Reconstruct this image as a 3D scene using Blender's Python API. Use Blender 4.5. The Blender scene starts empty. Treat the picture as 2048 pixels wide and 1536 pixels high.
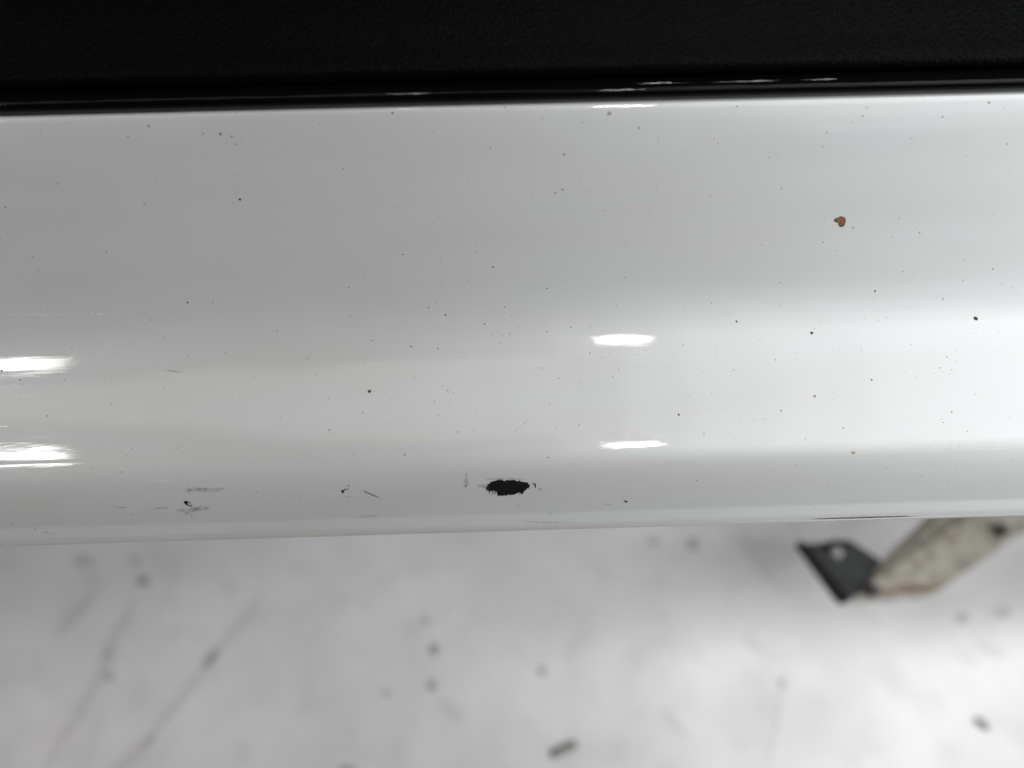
import bpy, bmesh, math, random
from mathutils import Vector, Matrix, noise
random.seed(7)
R = math.radians
sc = bpy.context.scene
COL = sc.collection

# ------------------------------------------------------------------ camera
PITCH, YAW, ROLL = 62.0, 1.3, 0.45
HF = 0.685                      # tan(half horizontal field of view)
DIST = 0.235                    # camera to the panel, metres
MID = Vector((0.0, 0.0, 0.45))
f = Vector((math.sin(R(YAW)) * math.cos(R(PITCH)), math.cos(R(YAW)) * math.cos(R(PITCH)), -math.sin(R(PITCH))))
rt0 = Vector((math.cos(R(YAW)), -math.sin(R(YAW)), 0))
up0 = rt0.cross(f)
rt = rt0 * math.cos(R(ROLL)) - up0 * math.sin(R(ROLL))
up = up0 * math.cos(R(ROLL)) + rt0 * math.sin(R(ROLL))
CAM = MID - f * DIST
camd = bpy.data.cameras.new('camera')
cam = bpy.data.objects.new('camera', camd)
COL.objects.link(cam)
m3 = Matrix((rt, up, -f)).transposed()
cam.matrix_world = Matrix.Translation(CAM) @ m3.to_4x4()
camd.sensor_width = 36
camd.lens = 18 / HF
camd.clip_start = 0.01
camd.clip_end = 100
camd.dof.use_dof = True
camd.dof.focus_distance = 0.238
camd.dof.aperture_fstop = (camd.lens / 1000) / 0.0070
sc.camera = cam
sc.view_settings.view_transform = 'Standard'
sc.view_settings.look = 'None'
sc.view_settings.exposure = 0.2
sc.view_settings.gamma = 1.0

def ray(px, py):
    "direction through a pixel of the 2048 x 1536 photograph"
    return (f + rt * ((px - 1024) / 1024 * HF) - up * ((py - 768) / 1024 * HF)).normalized()

# ------------------------------------------------------------------ world and lamps
w = bpy.data.worlds.new('World')
sc.world = w
w.use_nodes = True
w.node_tree.nodes['Background'].inputs[0].default_value = (0.97, 0.98, 1.0, 1)
w.node_tree.nodes['Background'].inputs[1].default_value = 0.03

def aim(o, target):
    o.rotation_euler = (Vector(target) - o.location).to_track_quat('-Z', 'Y').to_euler()

def area(name, loc, sx, sy, power, col=(1, 0.985, 0.95)):
    l = bpy.data.lights.new(name, 'AREA')
    l.shape = 'RECTANGLE'; l.size = sx; l.size_y = sy; l.energy = power; l.color = col
    o = bpy.data.objects.new(name, l); COL.objects.link(o); o.location = loc
    return o                     # faces straight down
# overhead workshop fixtures; the first two mirror in the paint as the short white bars
area('tube_lamp', (-1.73, -0.72, 2.45), 0.62, 0.075, 7.5)
area('bar_lamp', (0.365, -0.72, 2.45), 0.10, 0.12, 5)
area('glow_lamp', (2.30, -0.72, 2.45), 0.6, 0.16, 10, (0.97, 0.985, 1.0))  # lamp added out of view for the soft glow at the right
area('ceiling_panel', (-1.6, -0.25, 2.45), 3.0, 0.55, 5.5, (1, 0.98, 0.95))
area('ceiling_panel', (0.025, -0.25, 2.45), 0.25, 0.55, 0.36, (0.99, 0.99, 0.98))  # filler strip added to bridge the brightness step in the reflection
for x0_, x1_, rad_ in ((0.15, 0.36, 0.9), (0.36, 0.57, 2.0), (0.57, 0.84, 3.0), (0.84, 1.15, 3.8), (1.15, 2.85, 4.5)):     # ceiling panel as added strips, dimmed stepwise to shape a soft-edged reflection
    for y0_, y1_, k_ in ((-0.95, -0.12, 1.0), (-1.25, -0.95, 0.72), (-1.6, -1.25, 0.45), (-2.0, -1.6, 0.2)):
        area('glow_strip', ((x0_ + x1_) / 2, (y0_ + y1_) / 2, 2.52), x1_ - x0_, y1_ - y0_, math.pi * rad_ * k_ * (x1_ - x0_) * (y1_ - y0_) * 0.74, (0.95, 0.98, 1.0))
aim(area('side_lamp', (1.02, 1.9, 2.9), 0.12, 0.4, 4), (0.1, 0, 0.2))
for x_ in (0.47, 0.94):
    area('small_lamp', (x_, 1.5, 2.0), 0.06, 0.08, 2.2)
def spot(name, loc, tgt, power, size, blend, rad, col):
    l = bpy.data.lights.new(name, 'SPOT')
    l.energy = power; l.spot_size = R(size); l.spot_blend = blend; l.shadow_soft_size = rad; l.color = col
    o = bpy.data.objects.new(name, l); COL.objects.link(o); o.location = loc; aim(o, tgt)
    return o
spot('gradient_spot', (-0.15, -0.18, 2.45), (0.95, -0.10, 0.45), 98, 50, 0.50, 0.13, (0.94, 0.975, 1.0))  # added unseen spot; its cone edge stands in for the camera holder's soft shadow
spot('side_fill_spot', (2.5, -1.3, 1.3), (0.83, -0.02, 0.42), 115, 24, 0.5, 0.10, (0.94, 0.975, 1.0))  # added spot out of view, brightens the right side

# ------------------------------------------------------------------ node helpers
def mat(name):
    m = bpy.data.materials.new(name); m.use_nodes = True
    nt = m.node_tree
    return m, nt, nt.nodes['Principled BSDF']
def nd(nt, t, **k):
    n = nt.nodes.new(t)
    for a, b in k.items():
        if a.startswith('i_'):
            n.inputs[a[2:].replace('_', ' ')].default_value = b
        else:
            setattr(n, a, b)
    return n
def coords(nt, scale=(1, 1, 1)):
    tc = nd(nt, 'ShaderNodeTexCoord'); mp = nd(nt, 'ShaderNodeMapping')
    nt.links.new(tc.outputs['Object'], mp.inputs['Vector'])
    mp.inputs['Scale'].default_value = scale
    return mp.outputs[0]
def ramp(nt, src, stops):
    r = nd(nt, 'ShaderNodeValToRGB'); e = r.color_ramp.elements
    while len(e) < len(stops): e.new(0.5)
    for i, (p, c) in enumerate(stops):
        e[i].position = p
        e[i].color = (c, c, c, 1) if not isinstance(c, tuple) else (*c, 1)
    nt.links.new(src, r.inputs[0])
    return r.outputs[0]
def mix(nt, fac, a, b, mode='MIX'):
    n = nd(nt, 'ShaderNodeMix', data_type='RGBA', blend_type=mode)
    for s, v in ((0, fac), (6, a), (7, b)):
        if hasattr(v, 'is_output'): nt.links.new(v, n.inputs[s])
        elif isinstance(v, tuple): n.inputs[s].default_value = (*v, 1)
        else: n.inputs[s].default_value = v
    return n.outputs[2]
def noi(nt, vec, scale, detail=3, rough=0.5):
    n = nd(nt, 'ShaderNodeTexNoise'); nt.links.new(vec, n.inputs['Vector'])
    n.inputs['Scale'].default_value = scale; n.inputs['Detail'].default_value = detail; n.inputs['Roughness'].default_value = rough
    return n.outputs[0]
def bump(nt, h, strength, dist, normal=None):
    b = nd(nt, 'ShaderNodeBump'); b.inputs['Strength'].default_value = strength; b.inputs['Distance'].default_value = dist
    nt.links.new(h, b.inputs['Height'])
    if normal is not None: nt.links.new(normal, b.inputs['Normal'])
    return b.outputs[0]

# glossy white car paint, with road film specks and fine polishing marks
M_PAINT, nt, b = mat('white_car_paint')
base = (0.72, 0.72, 0.71)
film = ramp(nt, noi(nt, coords(nt, (14, 60, 60)), 1.0, 4), [(0.35, (0.535, 0.535, 0.525)), (0.7, (0.555, 0.56, 0.558))])
def dots(vec, scale, rad, dens, dark, prev):
    v = nd(nt, 'ShaderNodeTexVoronoi'); v.inputs['Scale'].default_value = scale
    nt.links.new(vec, v.inputs['Vector'])
    d = ramp(nt, v.outputs['Distance'], [(rad * 0.45, 1.0), (rad, 0.0)])
    sp = nd(nt, 'ShaderNodeSeparateColor'); nt.links.new(v.outputs['Color'], sp.inputs[0])
    g = nd(nt, 'ShaderNodeMath', operation='LESS_THAN'); nt.links.new(sp.outputs[0], g.inputs[0]); g.inputs[1].default_value = dens
    g2 = nd(nt, 'ShaderNodeMath', operation='MULTIPLY'); nt.links.new(d, g2.inputs[0]); nt.links.new(g.outputs[0], g2.inputs[1])
    g3 = nd(nt, 'ShaderNodeMath', operation='MULTIPLY'); nt.links.new(g2.outputs[0], g3.inputs[0]); nt.links.new(sp.outputs[1], g3.inputs[1])
    return mix(nt, g3.outputs[0], prev, dark)
pv = coords(nt)
c1 = dots(pv, 420, 0.13, 0.30, (0.30, 0.27, 0.23), film)
c1 = dots(pv, 190, 0.085, 0.30, (0.22, 0.20, 0.17), c1)
nt.links.new(c1, b.inputs['Base Color'])
b.inputs['Roughness'].default_value = 0.42
b.inputs['Specular IOR Level'].default_value = 0.8
b.inputs['Coat Weight'].default_value = 1.0
b.inputs['Coat Roughness'].default_value = 0.026
wav = noi(nt, coords(nt, (9, 42, 42)), 1.0, 1)
str_ = noi(nt, coords(nt, (26, 1500, 1500)), 1.0, 4, 0.7)
peel = noi(nt, coords(nt, (300, 500, 500)), 1.0, 2)
n1 = bump(nt, wav, 0.55, 0.0009)
fin = noi(nt, coords(nt, (70, 420, 420)), 1.0, 2, 0.6)
n2 = bump(nt, fin, 0.27, 0.00009, bump(nt, str_, 0.22, 0.00004, n1))
n3 = bump(nt, peel, 0.15, 0.00002, n2)
nt.links.new(n3, b.inputs['Coat Normal'])
nt.links.new(n1, b.inputs['Normal'])

# grained black plastic
M_TRIM, nt, b = mat('grained_black_plastic')
v = nd(nt, 'ShaderNodeTexVoronoi', feature='DISTANCE_TO_EDGE'); v.inputs['Scale'].default_value = 1.0
wn = nd(nt, 'ShaderNodeTexNoise'); wn.inputs['Scale'].default_value = 500; 
tcv = coords(nt, (620, 620, 620)); 
mixv = nd(nt, 'ShaderNodeMix', data_type='RGBA', blend_type='LINEAR_LIGHT'); mixv.inputs[0].default_value = 0.55
nt.links.new(tcv, mixv.inputs[6]); nt.links.new(noi(nt, coords(nt), 760, 3), mixv.inputs[7])
nt.links.new(mixv.outputs[2], v.inputs['Vector'])
nt.links.new(bump(nt, ramp(nt, v.outputs['Distance'], [(0.0, 0.0), (0.35, 1.0)]), 0.4, 0.00035), b.inputs['Normal'])
b.inputs['Base Color'].default_value = (0.0012, 0.0014, 0.0014, 1)
b.inputs['Roughness'].default_value = 0.42
b.inputs['Specular IOR Level'].default_value = 0.038

# smooth lower edge of the trim / seal
M_SEAL, nt, b = mat('black_rubber')
b.inputs['Base Color'].default_value = (0.002, 0.002, 0.002, 1)
b.inputs['Roughness'].default_value = 0.04
b.inputs['Specular IOR Level'].default_value = 0.11
nt.links.new(bump(nt, noi(nt, coords(nt, (60, 500, 500)), 1.0, 3), 0.35, 0.0003), b.inputs['Normal'])

def flat(name, col, rough=0.6, nsc=3000, var=0.35, alpha=1.0, spec=0.3, bmp=0.0, a_sc=None):
    m, nt, b = mat(name)
    n = noi(nt, coords(nt), nsc, 3)
    dk = tuple(c * (1 - var) for c in col); lt = tuple(min(1, c * (1 + var)) for c in col)
    nt.links.new(ramp(nt, n, [(0.3, dk), (0.7, lt)]), b.inputs['Base Color'])
    b.inputs['Roughness'].default_value = rough
    b.inputs['Specular IOR Level'].default_value = spec
    if bmp: nt.links.new(bump(nt, n, bmp, 0.0004), b.inputs['Normal'])
    if alpha < 1:
        nt.links.new(ramp(nt, noi(nt, coords(nt, (0.5, 1, 1)), a_sc or nsc * 0.5, 4), [(0.32, 0.0), (0.68, alpha)]), b.inputs['Alpha'])
    return m
M_CHIP = flat('bare_black_undercoat', (0.006, 0.007, 0.008), 0.7, 1500, 0.4, spec=0.12, bmp=0.3)
M_GAP_SHADE = flat('painted_gap_shade', (0.11, 0.11, 0.11), 0.6)
M_SPECK = flat('dark_tar', (0.03, 0.027, 0.024), 0.6)
M_SPECKG = flat('grey_grit', (0.15, 0.145, 0.13), 0.7)
M_SPECKL = flat('pale_grit', (0.30, 0.29, 0.26), 0.7)
M_BROWN = flat('brown_grit', (0.06, 0.035, 0.018), 0.7, 4000, 0.6)
M_RUST, nt, b = mat('orange_brown_rust')
nt.links.new(ramp(nt, noi(nt, coords(nt), 2600, 4, 0.7), [(0.34, (0.035, 0.008, 0.004)), (0.47, (0.19, 0.070, 0.020)), (0.62, (0.27, 0.13, 0.05))]), b.inputs['Base Color'])
b.inputs['Roughness'].default_value = 0.75
nt.links.new(bump(nt, noi(nt, coords(nt), 3000, 3), 0.8, 0.0003), b.inputs['Normal'])
M_RUSTED = flat('dark_rust_rim', (0.06, 0.035, 0.018), 0.8, 2500, 0.5)
M_ORANGE = flat('light_orange_rust', (0.40, 0.22, 0.12), 0.8, 3000, 0.4)
M_SCUFF = flat('grey_scuff', (0.22, 0.22, 0.21), 0.5, 1800, 0.2, alpha=0.38, a_sc=1300)
M_SCRATCH = flat('fine_scratch', (0.16, 0.155, 0.15), 0.5, 1800, 0.2)

# ------------------------------------------------------------------ object helpers
def link(name, me, m, parent=None, smooth=True):
    o = bpy.data.objects.new(name, me); COL.objects.link(o)
    if m: me.materials.append(m)
    if smooth:
        for p in me.polygons: p.use_smooth = True
    if parent: o.parent = parent
    return o
def empty(name, loc, label, cat, group=None):
    o = bpy.data.objects.new(name, None); COL.objects.link(o); o.location = loc
    o['label'] = label; o['category'] = cat; o.empty_display_size = 0.05
    if group: o['group'] = group
    return o
def keep(o, parent):
    "parent while keeping world position of mesh built in world space"
    o.parent = parent; o.matrix_parent_inverse = Matrix.Translation(parent.location).inverted()
    return o
def frommesh(name, vs, fs):
    me = bpy.data.meshes.new(name); me.from_pydata([tuple(v) for v in vs], [], fs); me.update(); return me

# ------------------------------------------------------------------ the sill's cross-section
def interp(keys, r):
    "monotone cubic through the keys"
    if r <= keys[0][0]: return keys[0][1]
    if r >= keys[-1][0]: return keys[-1][1]
    n = len(keys)
    h = [keys[i + 1][0] - keys[i][0] for i in range(n - 1)]
    d = [(keys[i + 1][1] - keys[i][1]) / h[i] for i in range(n - 1)]
    m = [d[0]] + [0 if d[i - 1] * d[i] <= 0 else 2 * d[i - 1] * d[i] / (d[i - 1] + d[i]) for i in range(1, n - 1)] + [d[-1]]
    for i in range(n - 1):
        if r <= keys[i + 1][0]:
            t = (r - keys[i][0]) / h[i]
            return (keys[i][1] * (2 * t ** 3 - 3 * t * t + 1) + keys[i + 1][1] * (3 * t * t - 2 * t ** 3)
                    + h[i] * m[i] * (t ** 3 - 2 * t * t + t) + h[i] * m[i + 1] * (t ** 3 - t * t))
# row at mid width -> elevation of the surface normal, degrees (90 = facing up)
PHI = [(203, 84), (216, 57), (228, 48), (300, 44), (430, 44), (540, 46), (610, 52), (660, 60.4), (686, 64.8), (715, 68.2), (790, 71.2), (850, 71.6),
       (880, 71), (902, 68), (926, 60), (955, 47), (1000, 34), (1022, 27), (1032, 50), (1046, 48), (1053, 30), (1060, -10), (1063, -50)]
def yz(px, row):
    d = ray(px, row); return d.y, d.z
def step(P, phi, row):
    ty, tz = -math.sin(R(phi)), -math.cos(R(phi))
    dy, dz = yz(1024, row)
    # CAM + s*d = P + u*t
    det = dy * (-tz) - dz * (-ty)
    ry, rz = P[0] - CAM.y, P[1] - CAM.z
    s = (ry * (-tz) - rz * (-ty)) / det
    return (CAM.y + s * dy, CAM.z + s * dz)
P0row = 768.0
dy, dz = yz(1024, P0row)
P0 = (MID.y, MID.z)
def march(r0, P, r1, n, keys):
    out = [(r0, P, interp(keys, r0))]
    for i in range(n):
        ra = r0 + (r1 - r0) * (i + 0.5) / n; rb = r0 + (r1 - r0) * (i + 1) / n
        P = step(P, interp(keys, ra), rb)
        out.append((rb, P, interp(keys, rb)))
    return out
down = march(P0row, P0, 1062, 260, PHI)
upw = march(P0row, P0, 205, 480, PHI)
PROF = list(reversed(upw))[:-1] + down           # rows 205 .. 1062, top to bottom
TOP = PROF[0][1]; BOT = PROF[-1][1]

def wgt(r):
    return interp([(590, 0.0), (660, 1.0), (900, 1.0), (935, -1.0), (1015, -1.0), (1030, 0.0)], r)
GK, acc = [], 0.0
for i, (r, p, a) in enumerate(PROF):
    if i: acc += R(2.0) * wgt(r) * math.hypot(p[0] - PROF[i - 1][1][0], p[1] - PROF[i - 1][1][1])
    GK.append(acc)
for i, (r, p, a) in enumerate(PROF):      # bring the swell back to nothing at the lower edge
    if r > 900: GK[i] -= acc * min(1.0, (r - 900) / 130)
def swell(x): return max(-1.0, min(0.5, x / 0.15))

def extrude(name, pts, m, parent, x0=-1.5, x1=1.5, nx=40, closed=False, wob=None):
    vs, fs = [], []
    n = len(pts)
    for i in range(nx + 1):
        x = x0 + (x1 - x0) * i / nx
        for k, (y, z) in enumerate(pts):
            if wob and 0 <= k - wob < len(PROF):
                g = GK[k - wob] * swell(x); a = PROF[k - wob][2]; y -= math.cos(R(a)) * g; z += math.sin(R(a)) * g
            vs.append((x, y, z))
    for i in range(nx):
        for k in range(n - 1 if not closed else n):
            a = i * n + k; c = i * n + (k + 1) % n
            fs.append((a, c, c + n, a + n))
    if closed:
        fs.append(tuple(range(n))[::-1]); fs.append(tuple(nx * n + k for k in range(n)))
    me = frommesh(name, vs, fs)
    o = link(name, me, m); keep(o, parent)
    return o

sill = empty('car_body', (0, 0.05, 0.40), 'glossy white painted car flank with a black oval paint chip, below its black plastic trim', 'car')
pp = [p for _, p, _ in PROF]
# upper flange tucked under the seal, and the closed underside and back
head = [(TOP[0] + 0.10, TOP[1] - 0.03), (TOP[0] + 0.10, TOP[1] - 0.004), (TOP[0] + 0.012, TOP[1] - 0.001), (TOP[0] + 0.004, TOP[1] + 0.0002)]
tail = [(BOT[0] + 0.004, BOT[1] - 0.001), (BOT[0] + 0.010, BOT[1] - 0.001), (BOT[0] + 0.012, BOT[1] - 0.012), (BOT[0] + 0.016, BOT[1] - 0.012), (BOT[0] + 0.02, BOT[1] + 0.005), (BOT[0] + 0.16, BOT[1] + 0.005), (TOP[0] + 0.10, TOP[1] - 0.05)]
panel = extrude('outer_panel', head + pp + tail, M_PAINT, sill, closed=True, wob=len(head))
for p in panel.data.polygons:
    if len(p.vertices) > 4: p.use_smooth = False

# black seal bead and grained trim above it
KS = [(150, 125), (165, 108), (178, 72), (190, 40), (198, 0), (206, -45)]
s0 = (TOP[0] + 0.0006, TOP[1] + 0.0012)
def on_ray(row, P):   # move a point along its own ray distance onto another row
    L = math.hypot(P[0] - CAM.y, P[1] - CAM.z); dy, dz = yz(1024, row); k = L / math.hypot(dy, dz)
    return (CAM.y + dy * k, CAM.z + dz * k)
Pe = on_ray(204, (TOP[0] - 0.0012, TOP[1] + 0.0008))
se = list(reversed(march(204, Pe, 160, 60, KS)))
sp = [p for _, p, _ in se]
S0 = sp[0]
seal = extrude('seal_strip', [(S0[0] + 0.012, S0[1] - 0.002), (S0[0] + 0.005, S0[1] - 0.0005)] + sp + [(sp[-1][0] + 0.003, sp[-1][1] - 0.001), (sp[-1][0] + 0.013, sp[-1][1] - 0.003)], M_SEAL, sill, nx=60, closed=True)
KT = [(-420, 78), (0, 66), (70, 62), (105, 66), (125, 60), (142, 30), (156, -15), (166, -45)]
Pt = on_ray(163, (S0[0] + 0.001, S0[1] + 0.001))
te = list(reversed(march(163, Pt, -420, 260, KT)))
tp = [p for _, p, _ in te]
T0 = tp[0]
trim = extrude('sill_trim', [(T0[0], T0[1] - 0.08), ] + tp + [(tp[-1][0] + 0.006, tp[-1][1] - 0.001), (tp[-1][0] + 0.012, tp[-1][1] - 0.006)], M_TRIM, sill, closed=True)

# ------------------------------------------------------------------ marks on the paint (positions on the surface)
YZ = [p for _, p, _ in PROF]; PH = [a for _, _, a in PROF]
def surf(px, py, off=0.00003):
    d = ray(px, py)
    best = None
    for k in range(len(YZ) - 1):
        a, c = YZ[k], YZ[k + 1]
        ey, ez = c[0] - a[0], c[1] - a[1]
        det = d.y * (-ez) - d.z * (-ey)
        if abs(det) < 1e-12: continue
        ry, rz = a[0] - CAM.y, a[1] - CAM.z
        s = (ry * (-ez) - rz * (-ey)) / det
        u = (d.y * rz - d.z * ry) / det
        if -1e-6 <= u <= 1 + 1e-6 and s > 0 and (best is None or s < best[0]):
            best = (s, PH[k] + (PH[k + 1] - PH[k]) * u, k, u)
    if best is None: return None, None
    s, ph, k, u = best
    hit = CAM + d * s; sw = swell(hit.x)
    for q, wt in ((k, 1 - u), (k + 1, u)): hit += Vector((0, -math.cos(R(PH[q])), math.sin(R(PH[q])))) * (GK[q] * sw * wt)
    n = Vector((0, -math.cos(R(ph)), math.sin(R(ph))))
    return hit + n * off, n
def inside(poly, x, y):
    c = False; j = len(poly) - 1
    for i in range(len(poly)):
        xi, yi = poly[i]; xj, yj = poly[j]
        if (yi > y) != (yj > y) and x < (xj - xi) * (y - yi) / (yj - yi) + xi: c = not c
        j = i
    return c
def patch(name, test, box, m, parent, cell=0.7, off=0.00004, label=None):
    "a thin layer that follows the curved panel inside an irregular outline"
    x0, y0, x1, y1 = box
    nx = int((x1 - x0) / cell) + 1; ny = int((y1 - y0) / cell) + 1
    idx, vs, fs = {}, [], []
    def V(i, j):
        if (i, j) not in idx:
            p, _ = surf(x0 + i * cell, y0 + j * cell, off); idx[(i, j)] = len(vs); vs.append(p)
        return idx[(i, j)]
    for i in range(nx):
        for j in range(ny):
            if test(x0 + (i + .5) * cell, y0 + (j + .5) * cell):
                fs.append((V(i, j), V(i, j + 1), V(i + 1, j + 1), V(i + 1, j)))
    me = frommesh(name, vs, fs)
    o = link(name, me, m); keep(o, parent)
    if label: o['label'] = label
    return o
def zpoly(pts, s, ox, oy): return [(x / s + ox, y / s + oy) for x, y in pts]

CHIP = zpoly([(720,450),(745,385),(768,378),(800,345),(835,338),(880,320),(915,313),(965,308),(990,316),(1010,330),(1040,322),(1060,306),(1075,312),(1085,325),(1105,318),(1130,308),(1185,318),(1205,330),(1240,333),(1250,316),(1262,318),(1275,340),(1340,345),(1380,350),(1395,380),(1418,392),(1405,420),(1404,458),(1385,445),(1340,480),(1320,505),(1306,535),(1240,545),(1280,520),(1230,515),(1170,548),(1110,555),(1070,548),(1055,565),(1010,560),(990,570),(940,560),(905,570),(893,505),(882,502),(872,520),(866,552),(858,500),(850,478),(842,500),(846,550),(832,500),(824,490),(826,548),(812,492),(800,487),(782,490),(786,530),(770,520),(760,478),(745,470),(738,492)], 7.877, 880, 920)
chip = patch('paint_chip', lambda x, y: inside(CHIP, x + 1.6 * noise.noise(Vector((x * .9, y * .5, 5))), y + 2.2 * noise.noise(Vector((x * .8, y * .35, 9)))), (968, 955, 1064, 996), M_CHIP, panel, 0.6, label='black jagged oval paint chip near the lower edge')
M_PRIMER = flat('pale_primer', (0.62, 0.62, 0.60), 0.5, 2000, 0.1)
patch('chip_rim', lambda x, y: inside(CHIP, x + 0.5, y - 1.6) and noise.noise(Vector((x * .3, y * .3, 1))) > -0.1, (966, 955, 1066, 998), M_PRIMER, panel, 0.6, 0.00002)
BIT = zpoly([(1450,370),(1470,368),(1500,364),(1510,385),(1512,405),(1506,440),(1492,438),(1488,420),(1494,395),(1478,384),(1455,382)], 7.877, 880, 920)
patch('paint_nick', lambda x, y: inside(BIT, x, y), (1062, 964, 1074, 978), M_CHIP, panel, 0.5)
RUST = zpoly([(815,700),(830,655),(870,630),(960,600),(1000,565),(1030,552),(1080,560),(1130,572),(1200,615),(1218,700),(1200,780),(1180,850),(1130,905),(1040,918),(985,885),(962,830),(970,790),(900,765),(835,738)], 17.07, 1620, 400)
def near(poly, x, y, d):
    return inside(poly, x, y) and not all(inside(poly, x + a, y + c) for a, c in ((d, 0), (-d, 0), (0, d), (0, -d)))
patch('rust_spot', lambda x, y: inside(RUST, x, y), (1666, 431, 1694, 456), M_RUST, panel, 0.6, 0.00005, label='orange brown heart shaped rust spot')
patch('rust_rim', lambda x, y: near(RUST, x, y, 1.6) and noise.noise(Vector((x * .35, y * .35, 3))) > -0.25, (1666, 431, 1694, 456), M_RUSTED, panel, 0.6, 0.00009)
def ell(cx, cy, a, c, ang=0, rag=0.25, seed=0, fr=0.5):
    ca, sa = math.cos(R(ang)), math.sin(R(ang))
    def t(x, y):
        u = ((x - cx) * ca + (y - cy) * sa) / a; v = (-(x - cx) * sa + (y - cy) * ca) / c
        return u * u + v * v < 1 + rag * 2 * noise.noise(Vector((x * fr, y * fr, seed)))
    return t
def ebox(cx, cy, a, c): m_ = max(a, c) * 1.3 + 1; return (cx - m_, cy - m_, cx + m_, cy + m_)
def blot(name, cx, cy, a, c, ang, m, rag=0.3, cell=0.6, off=0.00005, label=None):
    return patch(name, ell(cx, cy, a, c, ang, rag, cx), ebox(cx, cy, a, c), m, panel, cell, off, label)
blot('rust_fleck', 1704, 905, 4.2, 2.4, 0, M_ORANGE, label='tiny bright orange rust fleck')
blot('grit_fleck', 1951, 637, 4.6, 3.4, 25, M_BROWN, 0.4)
blot('grit_fleck', 1623, 666, 3.0, 2.8, 0, M_BROWN)
blot('grit_fleck', 738.5, 782.5, 3.2, 3.0, 0, M_BROWN, 0.4)
# hollow teardrop nick, hook shaped nick, short dash
o_, i_ = ell(375, 1008.5, 9, 3.8, 27, 0.35), ell(378, 1009.4, 4.6, 1.9, 27, 0.3)
patch('paint_nick', lambda x, y: o_(x, y) and not i_(x, y), (364, 1000, 386, 1016), M_CHIP, panel, 0.5)
HOOK = zpoly([(1540,98),(1548,90),(1566,90),(1575,78),(1612,78),(1612,83),(1580,86),(1570,98),(1566,115),(1552,117),(1552,104)], 4.267, 320, 960)
patch('paint_nick', lambda x, y: inside(HOOK, x, y), (680, 976, 699, 990), M_CHIP, panel, 0.5)
blot('paint_nick', 1251.5, 1002.5, 4.5, 1.5, 20, M_CHIP, 0.2, 0.5)
blot('underside_gap_shade', 1725, 1035, 100, 1.3, -1.6, M_GAP_SHADE, 0.3, 0.6)  # dark strip painted on the lip for the shade of the gap below
# grey scuffs around the chips
for sx, sy, a, c, g in ((396, 1018, 22, 4.5, -4), (384, 1023, 14, 4, -18), (365, 1022, 9, 3, 0), (404, 981, 34, 4.0, 3), (378, 984, 9, 3, 0), (438, 980, 9, 3.2, 0),
                     (932, 962, 3.2, 17, 3), (932, 966, 5.5, 8, 0), (964, 971, 10, 3.5, -12), (970, 975, 8, 2.5, 20), (240, 1016, 14, 2, 0), (322, 1017, 22, 1.8, -3), (1098, 1028, 9, 1.6, -10),
                     (1080, 978, 5, 3, 0), (736, 1033, 20, 2.0, -4), (692, 994, 9, 1.5, 8), (1006, 958, 40, 2.0, 0), (1090, 1044, 44, 1.4, 2), (1216, 1008, 8, 1.5, 0), (98, 1066, 10, 1.6, 12), (346, 742, 16, 2, 8)):
    blot('scuff', sx, sy, a, c, g, M_SCUFF, 0.7, 0.8)
def line(x0, y0, x1, y1, wd, m=M_SCRATCH):
    cx, cy = (x0 + x1) / 2, (y0 + y1) / 2; L = math.hypot(x1 - x0, y1 - y0) / 2
    blot('scratch', cx, cy, L, wd, math.degrees(math.atan2(y1 - y0, x1 - x0)), m, 0.5, 0.6)
M_GLINT = flat('whitish_scratch_glint', (0.86, 0.87, 0.87), 0.35, 1800, 0.05, alpha=0.6, a_sc=300)  # pale colour stands in for lamp glints on scratches and faint reflection bands
_p = M_GLINT.node_tree.nodes['Principled BSDF']; _p.inputs['Coat Weight'].default_value = 1.0; _p.inputs['Coat Roughness'].default_value = 0.03; _p.inputs['Specular IOR Level'].default_value = 0.8
for sx, sy, a, c, g in ((1215, 711, 120, 2.4, -2.5), (1310, 874, 95, 1.2, -1), (1790, 604, 42, 1.3, 0), (1990, 664, 60, 1.8, -5), (1950, 884, 90, 1.5, 2), (1960, 897, 70, 1.1, 0), (1830, 940, 45, 1.1, 0),
                        (200, 694, 18, 1.0, 0), (215, 712, 26, 1.2, -2), (120, 629, 150, 2.6, -1), (190, 966, 190, 1.8, -0.4), (110, 905, 70, 1.2, 1), (60, 770, 60, 1.3, 1), (100, 790, 50, 1.1, 0), (1330, 722, 60, 1.2, -2), (1400, 820, 50, 1.0, 0), (1240, 867, 40, 1.0, 0)):
    blot('scratch_glint', sx, sy, a, c, g, M_GLINT, 0.5, 0.8)
line(724, 982, 759, 996, 1.3)
line(1026, 865, 1060, 838, 0.9, M_SCUFF)

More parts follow.
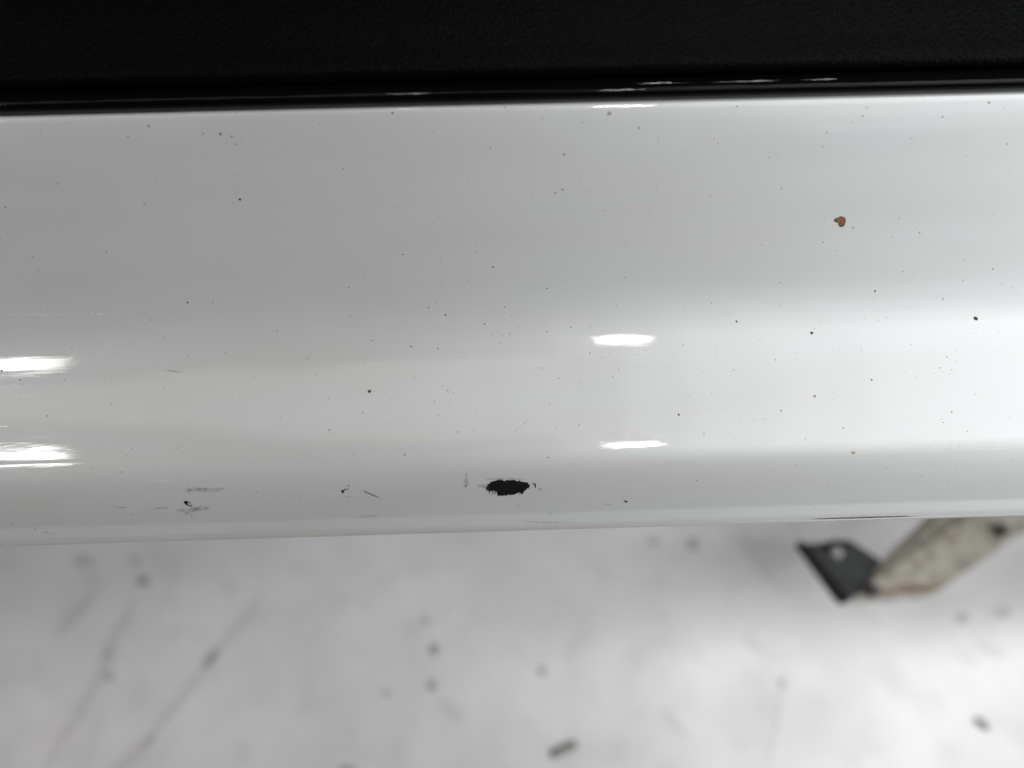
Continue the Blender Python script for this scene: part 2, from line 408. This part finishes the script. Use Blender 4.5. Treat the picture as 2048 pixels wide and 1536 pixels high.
SP = [  # column, row, radius, tone 0 black 1 grey 2 pale
(375,605,2.4,0),(426,605,1.3,0),(302,640,1.3,0),(21,623,1.1,1),(40,650,1.1,1),(20,692,1.2,1),(143,694,1.4,0),(554,662,1.2,1),(375,710,1.2,1),(612,718,1.1,1),
(38,759,1.7,0),(127,759,1.3,0),(207,756,1.1,1),(220,808,1.4,1),(90,831,1.5,0),(479,787,1.4,0),(658,860,1.6,0),(260,896,1.3,1),(181,935,1.3,1),(239,945,1.5,0),
(264,1030,1.3,1),(22,1049,1.8,1),(70,1058,1.6,1),(1,741,2.4,0),(12,716,1.3,1),(986,534,2.0,1),(1094,577,2.0,0),(857,615,1.5,0),(891,630,2.1,0),(1009,614,1.5,0),
(1023,630,1.2,1),(969,648,1.5,0),(1037,652,1.2,1),(985,669,1.2,1),(1004,670,1.2,1),(1019,668,1.4,1),(1002,687,1.2,1),(822,693,1.9,0),(876,697,1.5,0),(925,704,1.3,1),
(1094,663,1.4,0),(1142,655,1.3,0),(1180,653,1.3,1),(1249,555,1.6,1),(806,509,1.8,1),(934,562,1.3,1),(1083,736,1.4,1),(1117,757,1.3,0),(1237,739,1.3,1),(1225,754,1.5,0),
(1099,809,1.4,1),(908,787,1.3,1),(898,786,1.2,1),(886,772,1.2,1),(869,802,1.2,1),(897,816,1.2,1),(877,831,1.2,1),(916,864,1.3,0),(948,862,1.2,1),(1111,856,1.2,2),
(1158,850,1.4,1),(829,755,1.5,1),(744,681,1.5,0),(809,910,1.6,0),(1357,830,2.2,0),(1096,915,1.6,0),(1141,928,1.3,1),(1393,960,1.6,1),
(1750,582,2.0,0),(1473,643,2.3,0),(1628,658,1.3,1),(1878,736,1.4,0),(1902,740,1.4,1),(1910,724,1.3,1),(1679,700,1.1,1),(1722,701,1.2,1),(1550,720,1.4,0),(1467,740,1.3,0),
(1742,760,2.1,1),(1628,793,2.8,2),(1561,822,1.6,0),(1901,824,1.8,1),(1884,845,1.5,0),(1932,863,1.4,0),(1685,856,1.3,1),(1528,839,1.2,1),(1481,846,1.1,1),(1609,878,1.3,1),
(1589,929,1.4,1),(1821,689,1.3,1),(1407,868,1.3,1),(1423,606,1.3,1),(1561,565,1.5,1),(1909,936,1.5,2),(1840,952,1.5,2),(480,399,2.6,0),(441,268,2.8,1),(463,273,2.4,2),
(471,289,1.8,2),(297,252,2.2,1),(686,338,1.8,1),(785,226,2.6,1),(1128,309,2.2,1),(1111,386,1.9,1),(1209,422,1.6,2),(1219,227,4.4,2),(1278,256,2.4,2),(1165,245,2.2,2),
(1885,234,1.9,1),(1725,232,1.9,1),(1474,213,1.8,1),(2014,288,1.8,1),(1645,293,1.5,1),(1563,377,1.4,1),(1646,485,1.4,0),(1706,455,1.6,1),(1523,490,1.3,1),(1798,436,1.3,1),
(1537,315,1.3,1),(213,504,1.7,1),(256,274,2.0,2),(830,384,1.3,2),(1805,543,1.6,1),(1986,538,1.8,1),(2003,567,1.3,1),(406,267,2.0,2),(115,367,1.6,2),(11,415,1.9,1),
(512,513,1.6,2),(698,575,1.4,0),(699,632,1.3,1),(1978,205,2.0,1),(1735,215,1.6,2),(1010,215,2.0,2),(1366,690,1.3,1),(1290,700,1.2,1),(1180,706,1.4,1),(1280,683,1.6,1),(1700,1000,1.4,2)]
def speck_mesh(tone):
    vs, fs = [], []
    for (x, y, r, t) in SP:
        if t != tone: continue
        c, n = surf(x, y, 0.00006); rr = r * 0.000157
        u = Vector((1, 0, 0)); v_ = n.cross(u)
        b0 = len(vs); k = 9; a0 = random.random() * 6; el = random.uniform(0.7, 1.0)
        vs.append(c + n * rr * 0.5)
        for i in range(k):
            q = a0 + i * 2 * math.pi / k; g = rr * random.uniform(0.8, 1.15)
            vs.append(c - n * 0.00004 + u * math.cos(q) * g + v_ * math.sin(q) * g * el)
        for i in range(k): fs.append((b0, b0 + 1 + i, b0 + 1 + (i + 1) % k))
    return frommesh('specks', vs, fs)
for tone, (nm, mm) in enumerate((('tar_specks', M_SPECK), ('grit_specks', M_SPECKG), ('pale_specks', M_SPECKL))):
    o = link(nm, speck_mesh(tone), mm); keep(o, panel); o['kind'] = 'stuff'

# ------------------------------------------------------------------ floor
M_FLOOR, nt, b = mat('painted_concrete')
fc = coords(nt)
c = ramp(nt, noi(nt, fc, 9, 5, 0.6), [(0.3, (0.62, 0.605, 0.61)), (0.7, (0.77, 0.75, 0.755))])
c = mix(nt, ramp(nt, noi(nt, fc, 28, 3), [(0.52, 0.0), (0.75, 0.3)]), c, (0.42, 0.42, 0.41))
nt.links.new(c, b.inputs['Base Color'])
b.inputs['Roughness'].default_value = 0.45
nt.links.new(bump(nt, noi(nt, fc, 60, 3), 0.15, 0.001), b.inputs['Normal'])
me = frommesh('floor', [(-15, -15, 0), (15, -15, 0), (15, 15, 0), (-15, 15, 0)], [(0, 1, 2, 3)])
floor = link('floor', me, M_FLOOR); floor['kind'] = 'structure'; floor['label'] = 'pale grey painted concrete floor with dark smudges, out of focus'
def soft(name, col, alpha):
    m = flat(name, col, 0.6, 300, 0.15); m.node_tree.nodes['Principled BSDF'].inputs['Alpha'].default_value = alpha; return m
F1 = soft('dark_floor_stain', (0.13, 0.13, 0.125), 0.34)
F2 = soft('faint_floor_stain', (0.20, 0.20, 0.19), 0.22)
F3 = soft('scuffed_floor_stain', (0.26, 0.255, 0.24), 0.10)
F0 = flat('grey_rubber_scrap', (0.23, 0.23, 0.215), 0.8, 500, 0.3)
def fpt(px, py, z=0.0):
    d = ray(px, py); s = (z - CAM.z) / d.z; return CAM + d * s
def stain(x, y, a, c_, ang, m, name='floor_stain', z=0.0006):
    c0 = fpt(x, y); ux = (fpt(x + math.cos(R(ang)), y + math.sin(R(ang))) - c0); uy = (fpt(x - math.sin(R(ang)), y + math.cos(R(ang))) - c0)
    vs = [c0 + Vector((0, 0, z))]; k = 28
    for i in range(k):
        q = i * 2 * math.pi / k; g = 1 + 0.3 * noise.noise(Vector((math.cos(q) * 1.5, math.sin(q) * 1.5, x)))
        vs.append(c0 + ux * a * math.cos(q) * g + uy * c_ * math.sin(q) * g + Vector((0, 0, z)))
    o = link(name, frommesh(name, vs, [(0, 1 + (i + 1) % k, 1 + i) for i in range(k)]), m); keep(o, floor); return o
zz = 0.0006
for (x, y, a, c_, g, m) in [(286,1162,13,12,0,F1),(272,1122,12,10,0,F2),(165,1121,22,12,0,F2),(868,1300,11,12,0,F1),(863,1372,10,10,0,F1),(775,1387,10,8,0,F2),(850,1243,10,9,0,F2),
        (1083,1342,10,10,0,F1),(1308,1081,12,10,0,F2),(1386,1090,12,12,0,F1),(1923,1237,15,12,0,F2),(2003,1226,16,11,0,F2),(218,1352,12,12,0,F2),(422,1318,24,12,-52,F2),
        (1563,1366,9,8,0,F2),(695,1538,20,8,0,F1),(240,1255,70,8,-62,F3),(190,1370,110,11,-63,F3),(120,1485,60,10,-62,F3),
        (470,1260,90,9,-52,F3),(360,1400,120,12,-52,F3),(270,1510,60,16,-42,F3),(1552,1430,110,5,-80,F3),(150,1230,60,10,-50,F3),(1505,1290,24,7,40,F3),(1350,1450,40,7,45,F3),
        (1980,1300,30,12,20,F3),(900,1420,30,14,40,F3)]:
    zz += 0.00004
    stain(x, y, a, c_, g, m, z=zz)
def peg(x0, y0, x1, y1, r, label):
    a, c_ = fpt(x0, y0), fpt(x1, y1); d = c_ - a; L = d.length; d.normalize(); s = Vector((0, 0, 1)).cross(d)
    vs, fs = [], []; k = 10; rings = [(-0.02, 0.6), (0.03, 1), (0.35, 0.95), (0.7, 1.05), (0.97, 0.95), (1.02, 0.5)]
    for t, q in rings:
        for i in range(k):
            an = i * 2 * math.pi / k
            vs.append(a + d * L * t + s * r * q * math.cos(an) + Vector((0, 0, r * 0.5 + r * 0.48 * q * math.sin(an))))
    for j in range(len(rings) - 1):
        for i in range(k): fs.append((j * k + i, j * k + (i + 1) % k, (j + 1) * k + (i + 1) % k, (j + 1) * k + i))
    fs.append(tuple(range(k))[::-1]); fs.append(tuple((len(rings) - 1) * k + i for i in range(k)))
    me = frommesh('rubber_scrap', [v - a for v in vs], fs)
    o = link('rubber_scrap', me, F0); o.location = a
    o['label'] = label; o['category'] = 'scrap'
peg(1102, 1510, 1152, 1487, 0.0034, 'short dark grey stick shaped scrap on the pale floor at bottom centre')
peg(1951, 1440, 1975, 1457, 0.0032, 'small stubby grey scrap on the pale floor near the bottom right corner')

# ------------------------------------------------------------------ lift arm under the car
M_ARM, nt, b = mat('beige_painted_steel')
ac = coords(nt)
c = ramp(nt, noi(nt, coords(nt, (30, 30, 30)), 1.0, 4), [(0.3, (0.36, 0.335, 0.285)), (0.7, (0.52, 0.49, 0.43))])
c = mix(nt, ramp(nt, noi(nt, ac, 90, 4), [(0.46, 0.0), (0.66, 0.8)]), c, (0.25, 0.22, 0.18))
nt.links.new(c, b.inputs['Base Color']); b.inputs['Roughness'].default_value = 0.5
M_BLK = flat('black_painted_steel', (0.045, 0.047, 0.048), 0.55, 200, 0.2, spec=0.3)
M_BLKE = flat('darker_black_edge', (0.008, 0.009, 0.009), 0.6, 200, 0.2, spec=0.2)  # darker black for the plate's side edge and the crescent above the hole
M_STEEL = flat('bare_steel', (0.36, 0.36, 0.37), 0.4, 200, 0.2)
M_BOLT = flat('dark_bolt_head', (0.10, 0.09, 0.08), 0.5, 200, 0.2)
M_STREAK = flat('rust_streak', (0.34, 0.235, 0.15), 0.7, 60, 0.25, alpha=0.9, a_sc=70)
arm = empty('lift_arm', fpt(1720, 1180, 0.0), 'worn beige car lift arm with black perforated end plate, blurred under the car', 'lift arm')
def prism(name, pix, z1, z0, m, parent, bev=0.002):
    top = [fpt(x, y, z1) for x, y in pix]
    bm = bmesh.new(); bot = [bm.verts.new((p.x, p.y, z0)) for p in top]; tv = [bm.verts.new(p) for p in top]
    n = len(top)
    bm.faces.new(tv); bm.faces.new(bot[::-1])
    for i in range(n): bm.faces.new((tv[i], bot[i], bot[(i + 1) % n], tv[(i + 1) % n]))
    bmesh.ops.recalc_face_normals(bm, faces=bm.faces)
    if bev: bmesh.ops.bevel(bm, geom=list(bm.edges), offset=bev, segments=2, affect='EDGES')
    me = bpy.data.meshes.new(name); bm.to_mesh(me); bm.free()
    o = link(name, me, m, smooth=False); keep(o, parent); return o
ZA = 0.125
beam = prism('arm_beam', [(1698, 1196), (1766, 1122), (1866, 1030), (1950, 940), (2360, 760), (2360, 880), (2046, 1066), (1905, 1165), (1880, 1184), (1800, 1192)], ZA, ZA - 0.022, M_ARM, arm, 0.004)
# raised doubler along the arm
dbl = prism('arm_rib', [(1760, 1150), (1800, 1122), (1960, 1010), (2300, 810), (2300, 850), (2010, 1030), (1850, 1135), (1790, 1158)], ZA + 0.004, ZA - 0.001, M_ARM, arm, 0.0015)
# end plate with a hole and pivot boss
def hole_plate(name, pix, hc, hr, z1, z0, m, parent):
    top = [fpt(x, y, z1) for x, y in pix]; c0 = fpt(*hc, z1); rad = (fpt(hc[0] + hr, hc[1], z1) - c0).length
    k = 24; n = len(top); outer = []
    for i in range(k):                     # sample the outline around the hole
        q = i * 2 * math.pi / k; d = Vector((math.cos(q), math.sin(q), 0)); bestt = None
        for j in range(n):
            a, c_ = top[j], top[(j + 1) % n]; e = c_ - a
            det = d.x * (-e.y) - d.y * (-e.x)
            if abs(det) < 1e-12: continue
            r_ = a - c0; t = (r_.x * (-e.y) - r_.y * (-e.x)) / det; u = (d.x * r_.y - d.y * r_.x) / det
            if t > 0 and -1e-6 <= u <= 1 + 1e-6 and (bestt is None or t < bestt): bestt = t
        outer.append(q if bestt is None else (q, c0 + d * bestt))
    angs = [(math.atan2((p - c0).y, (p - c0).x) % (2 * math.pi), p) for p in top]
    ring = sorted([(q, p) for q, p in outer] + angs, key=lambda t: t[0])
    vs, fs = [], []; K = len(ring)
    for z in (z1, z0):
        for q, p in ring: vs.append((p.x, p.y, z))
        for q, p in ring: vs.append((c0.x + rad * math.cos(q), c0.y + rad * math.sin(q), z))
    for i in range(K):
        j = (i + 1) % K
        fs += [(i, j, K + j, K + i), (2 * K + j, 2 * K + i, 3 * K + i, 3 * K + j), (i, 2 * K + i, 2 * K + j, j), (K + j, 3 * K + j, 3 * K + i, K + i)]
    o = link(name, frommesh(name, vs, fs), m, smooth=False); keep(o, parent); return o, c0, rad
plate, hc, hr = hole_plate('end_plate', [(1606, 1088), (1700, 1080), (1765, 1122), (1724, 1186), (1698, 1198), (1688, 1194)], (1673, 1104), 15, ZA - 0.003, ZA - 0.010, M_BLK, arm)
prism('plate_flange', [(1598, 1080), (1609, 1082), (1703, 1196), (1696, 1204), (1686, 1199)], ZA + 0.001, ZA - 0.012, M_BLKE, arm, 0.001)
def lathe(name, c0, prof, m, parent, k=24, arc=(0, 360)):
    vs, fs = [], []; full = arc[1] - arc[0] >= 360; kk = k if full else k + 1
    for r, z in prof:
        for i in range(kk):
            q = R(arc[0] + (arc[1] - arc[0]) * i / k); vs.append((c0.x + r * math.cos(q), c0.y + r * math.sin(q), z))
    for j in range(len(prof) - 1):
        for i in range(k):
            i2 = (i + 1) % kk; fs.append((j * kk + i, j * kk + i2, (j + 1) * kk + i2, (j + 1) * kk + i))
    o = link(name, frommesh(name, vs, fs), m); keep(o, parent); return o
lathe('hole_collar', hc, [(hr * 1.05, ZA - 0.012), (hr * 1.05, ZA + 0.001), (hr * 1.45, ZA + 0.001), (hr * 1.6, ZA - 0.003)], M_BLKE, arm, 20, (20, 175))
lathe('pin', hc, [(hr * 0.85, ZA - 0.03), (hr * 0.85, ZA - 0.003), (hr * 0.7, ZA - 0.001), (0.0001, ZA - 0.001)], M_STEEL, arm)
def bolt(x, y, r, m):
    c0 = fpt(x, y, ZA); return lathe('bolt', c0, [(r, ZA - 0.001), (r, ZA + 0.004), (r * 0.8, ZA + 0.006), (0.0001, ZA + 0.006)], m, arm, 12)
bolt(2000, 1063, 0.0050, M_BOLT); bolt(1745, 1183, 0.0045, M_BOLT)
prism('rust_streak', [(1760, 1180), (1800, 1168), (1880, 1172), (1874, 1180), (1800, 1187), (1765, 1188)], ZA + 0.0006, ZA + 0.0001, M_STREAK, arm, 0)
